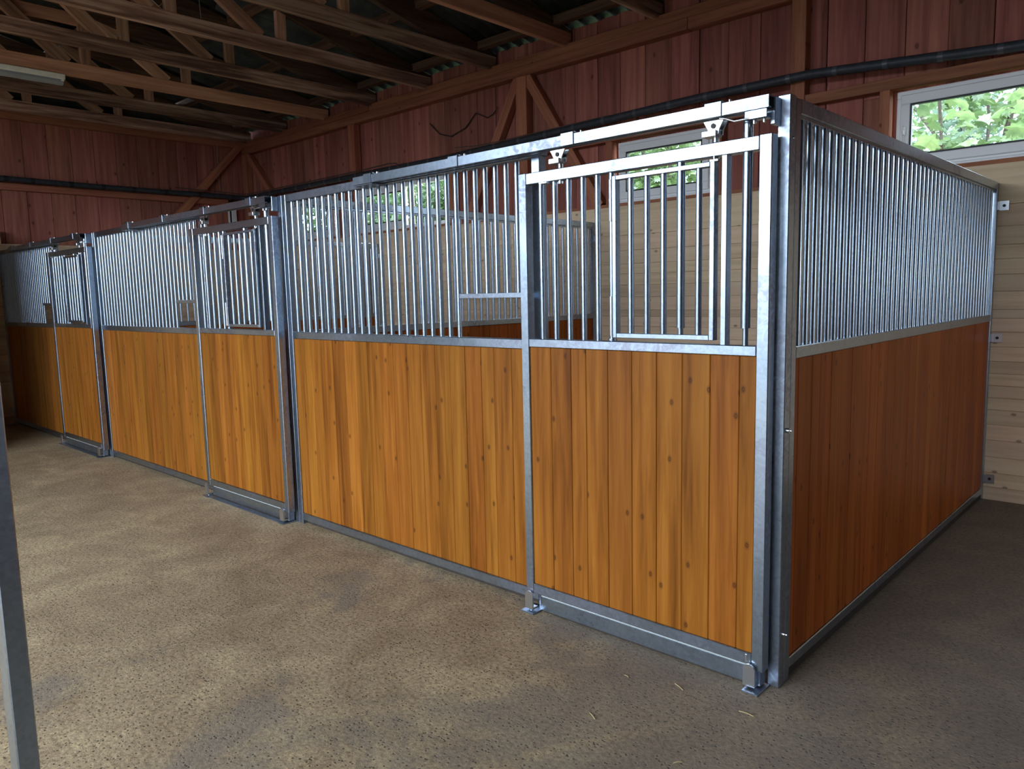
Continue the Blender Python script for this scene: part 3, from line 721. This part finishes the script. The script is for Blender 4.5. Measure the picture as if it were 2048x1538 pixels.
# ------------------------------------------------------------------ straw bits and threads
for i, (a, b, l) in enumerate([((-.505, -.300), (-.484, -.303), 'short straw bit nearest the threshold under the first door'), ((-.318, -.228), (-.269, -.250), 'straw bit lying in front of the corner post foot plate'),
                               ((-.446, -.609), (-.406, -.630), 'lone straw bit out in the aisle by the first door'), ((-.041, -.247), (.014, -.244), 'long pale straw bit in the aisle past the corner post'),
                               ((-.060, -.670), (-.042, -.647), 'straw bit closest to the camera on the aisle floor')]):
    m = MB(); m.tube([(a[0], a[1], .004), ((a[0] + b[0]) / 2, (a[1] + b[1]) / 2, .006), (b[0], b[1], .003)], .0016, 5)
    tag(m.build('straw', M['straw']), l, 'straw', 'straw bits on the aisle floor')
THREADS = [([(-6.88, -.03, 4.32), (-6.87, .10, 4.24), (-6.87, .27, 4.12), (-6.87, .38, 4.095), (-6.87, .43, 4.10)], .006, 'pale dusty string sagging from a roof truss onto its bottom chord'),
           ([(-10.129, 3.09, 4.06), (-10.127, 3.06, 3.99), (-10.129, 3.02, 3.93)], .006, 'short dusty cobweb string hanging in the far roof corner'),
           ([(-10.258, 3.04, 3.90), (-10.22, 3.0, 3.70), (-10.17, 2.98, 3.58)], .008, 'pale string hanging down in front of the end wall brace'),
           ([(-10.2, 3.0, 3.45), (-10.2, 3.0, 3.3), (-10.2, 3.01, 3.17)], .005, 'dusty string hanging just above the pipe on the end wall'),
           ([(-5.9, 3.53, 3.56), (-5.75, 3.54, 3.42), (-5.55, 3.54, 3.36), (-5.3, 3.54, 3.42), (-5.12, 3.53, 3.55)], .012, 'dark dusty cobweb loop sagging on the red rear wall'),
           ([(-5.12, 3.53, 3.55), (-4.95, 3.54, 3.47), (-4.85, 3.54, 3.50), (-4.78, 3.53, 3.56)], .010, 'small dark cobweb loop beside the bigger one on the rear wall'),
           ([(-4.82, 1.92, 4.02), (-4.82, 2.02, 4.0), (-4.83, 2.06, 4.06), (-4.84, 2.10, 4.14)], .005, 'crooked dusty thread on a roof truss near the rear wall'),
           ([(-5.83, .73, 4.30), (-5.83, .74, 4.08)], .004, 'straight thin thread hanging onto the bottom chord of a truss'),
           ([(-5.83, .20, 4.20), (-5.82, .30, 4.13), (-5.82, .36, 4.09), (-5.82, .40, 4.13)], .008, 'tangle of dusty thread against a roof truss diagonal'),
           ]
for pts, r, l in THREADS:
    dark = 'dark' in l
    m = MB(); m.tube(pts, r * .55, 5)
    tag(m.build('cobweb_strand', M['gap_and_thread'] if dark else M['web_thread']), l, 'cobweb', 'dusty threads under the roof')

# ------------------------------------------------------------------ trees outside the windows
def leaf_shape(s, lobed):
    if lobed:
        a = [(0, 0), (.25, .02), (.5, -.05), (.42, .25), (.62, .42), (.36, .5), (.34, .72), (.14, .68), (0, 1.0), (-.14, .68), (-.34, .72), (-.36, .5), (-.62, .42), (-.42, .25), (-.5, -.05), (-.25, .02)]
    else:
        a = [(0, 0), (.3, .35), (.22, .7), (0, 1), (-.22, .7), (-.3, .35)]
    return [(x * s, y * s) for x, y in a]
def leaf_at(m, c, size, lobed, rnd):
    az = rnd.uniform(0, 2 * math.pi); el = rnd.uniform(-1.0, .5); ro = rnd.uniform(-.9, .9)
    R = Matrix.Rotation(az, 3, 'Z') @ Matrix.Rotation(el, 3, 'X') @ Matrix.Rotation(ro, 3, 'Y')
    P = leaf_shape(size, lobed); vs = [Vector(c) + R @ Vector((x, y, -.25 * abs(x) - .15 * y * y / size)) for x, y in P]
    if lobed:
        vs.append(Vector(c) + R @ Vector((0, .38 * size, .02 * size))); n = len(P)
        m.add(vs, [(i, (i + 1) % n, n) for i in range(n)])
    else: m.add(vs, [tuple(range(len(P)))])
def tree(label, base, crown, rad, nleaf, size, mat, lobed=False, near=None, seed=1):
    r = random.Random(seed); b = Vector(base); c = Vector(crown)
    t = thing('tree', label, 'tree', base, 'trees outside the rear windows')
    m = MB(); m.cyl((0, 0, -.1), (c - b) * .55, .13, 9, .08); m.build('trunk', M['bark'], t)
    tips = []
    for k in range(11):
        d = Vector((r.gauss(0, 1), r.gauss(0, 1), r.gauss(.1, .7))).normalized()
        p0 = (c - b) * r.uniform(.35, .55); p2 = (c - b) + Vector((d.x * rad[0], d.y * rad[1], d.z * rad[2])) * .85
        p1 = (p0 + p2) / 2 + Vector((r.uniform(-.2, .2), r.uniform(-.2, .2), .15))
        m = MB(); m.tube([p0, p0 * .5 + p1 * .5, p1, p1 * .5 + p2 * .5, p2], .022, 6); m.build('branch', M['bark'], t)
        tips += [p1, p1 * .5 + p2 * .5, p2]
    m = MB()
    for k in range(nleaf):
        if r.random() < .5:
            q = r.choice(tips) + Vector((max(-.35, min(.35, r.gauss(0, .2))), max(-.35, min(.35, r.gauss(0, .2))), r.gauss(0, .2)))
        else:
            d = Vector((r.gauss(0, 1), r.gauss(0, 1), r.gauss(0, 1))).normalized() * (r.random() ** .45)
            q = (c - b) + Vector((d.x * rad[0], d.y * rad[1], d.z * rad[2]))
        leaf_at(m, q, size * r.uniform(.7, 1.25), lobed, r)
    f = m.build('foliage', mat, t); f['kind'] = 'stuff'
    if near:
        shapes = []
        for k in range(5):
            mm = MB(); leaf_at(mm, (0, 0, 0), 1.0, True, r); me = mm.mesh('leaf'); me.materials.append(M['leaf_a']); shapes.append(me)
        for k in range(near[0]):
            q = Vector((r.uniform(*near[1]), r.uniform(*near[2]), r.uniform(*near[3]))) - b
            o = put('leaf', shapes[k % 5], None, t, q, (r.uniform(-.5, .5), r.uniform(-.5, .5), r.uniform(0, 6.28)))
            s = r.uniform(.14, .22); o.scale = (s, s, s)
    return t
tree('maple with large pale green leaves just outside the window at the wall end', (-1.2, 8.6, -.3), (-1.2, 8.4, 3.8), (1.9, 1.5, 1.7), 1300, .15, M['leaf_a'], True, (75, (-2.3, 0.3), (5.6, 6.9), (2.6, 3.75)), 3)
tree('broad green tree outside the window behind the nearest stall', (-5.9, 9.0, -.3), (-5.9, 9.0, 3.7), (1.8, 1.6, 1.8), 3600, .14, M['leaf_a'], True, None, 5)
tree('dense dark green tree outside the wide rear window', (-13.0, 9.3, -.3), (-13.0, 9.2, 3.7), (2.1, 1.7, 1.7), 9000, .13, M['leaf_b'], False, None, 8)
tree('green tree outside the rear window closest to the far corner', (-17.7, 9.6, -.3), (-17.7, 9.6, 3.7), (2.0, 1.7, 1.9), 5500, .13, M['leaf_b'], False, None, 9)
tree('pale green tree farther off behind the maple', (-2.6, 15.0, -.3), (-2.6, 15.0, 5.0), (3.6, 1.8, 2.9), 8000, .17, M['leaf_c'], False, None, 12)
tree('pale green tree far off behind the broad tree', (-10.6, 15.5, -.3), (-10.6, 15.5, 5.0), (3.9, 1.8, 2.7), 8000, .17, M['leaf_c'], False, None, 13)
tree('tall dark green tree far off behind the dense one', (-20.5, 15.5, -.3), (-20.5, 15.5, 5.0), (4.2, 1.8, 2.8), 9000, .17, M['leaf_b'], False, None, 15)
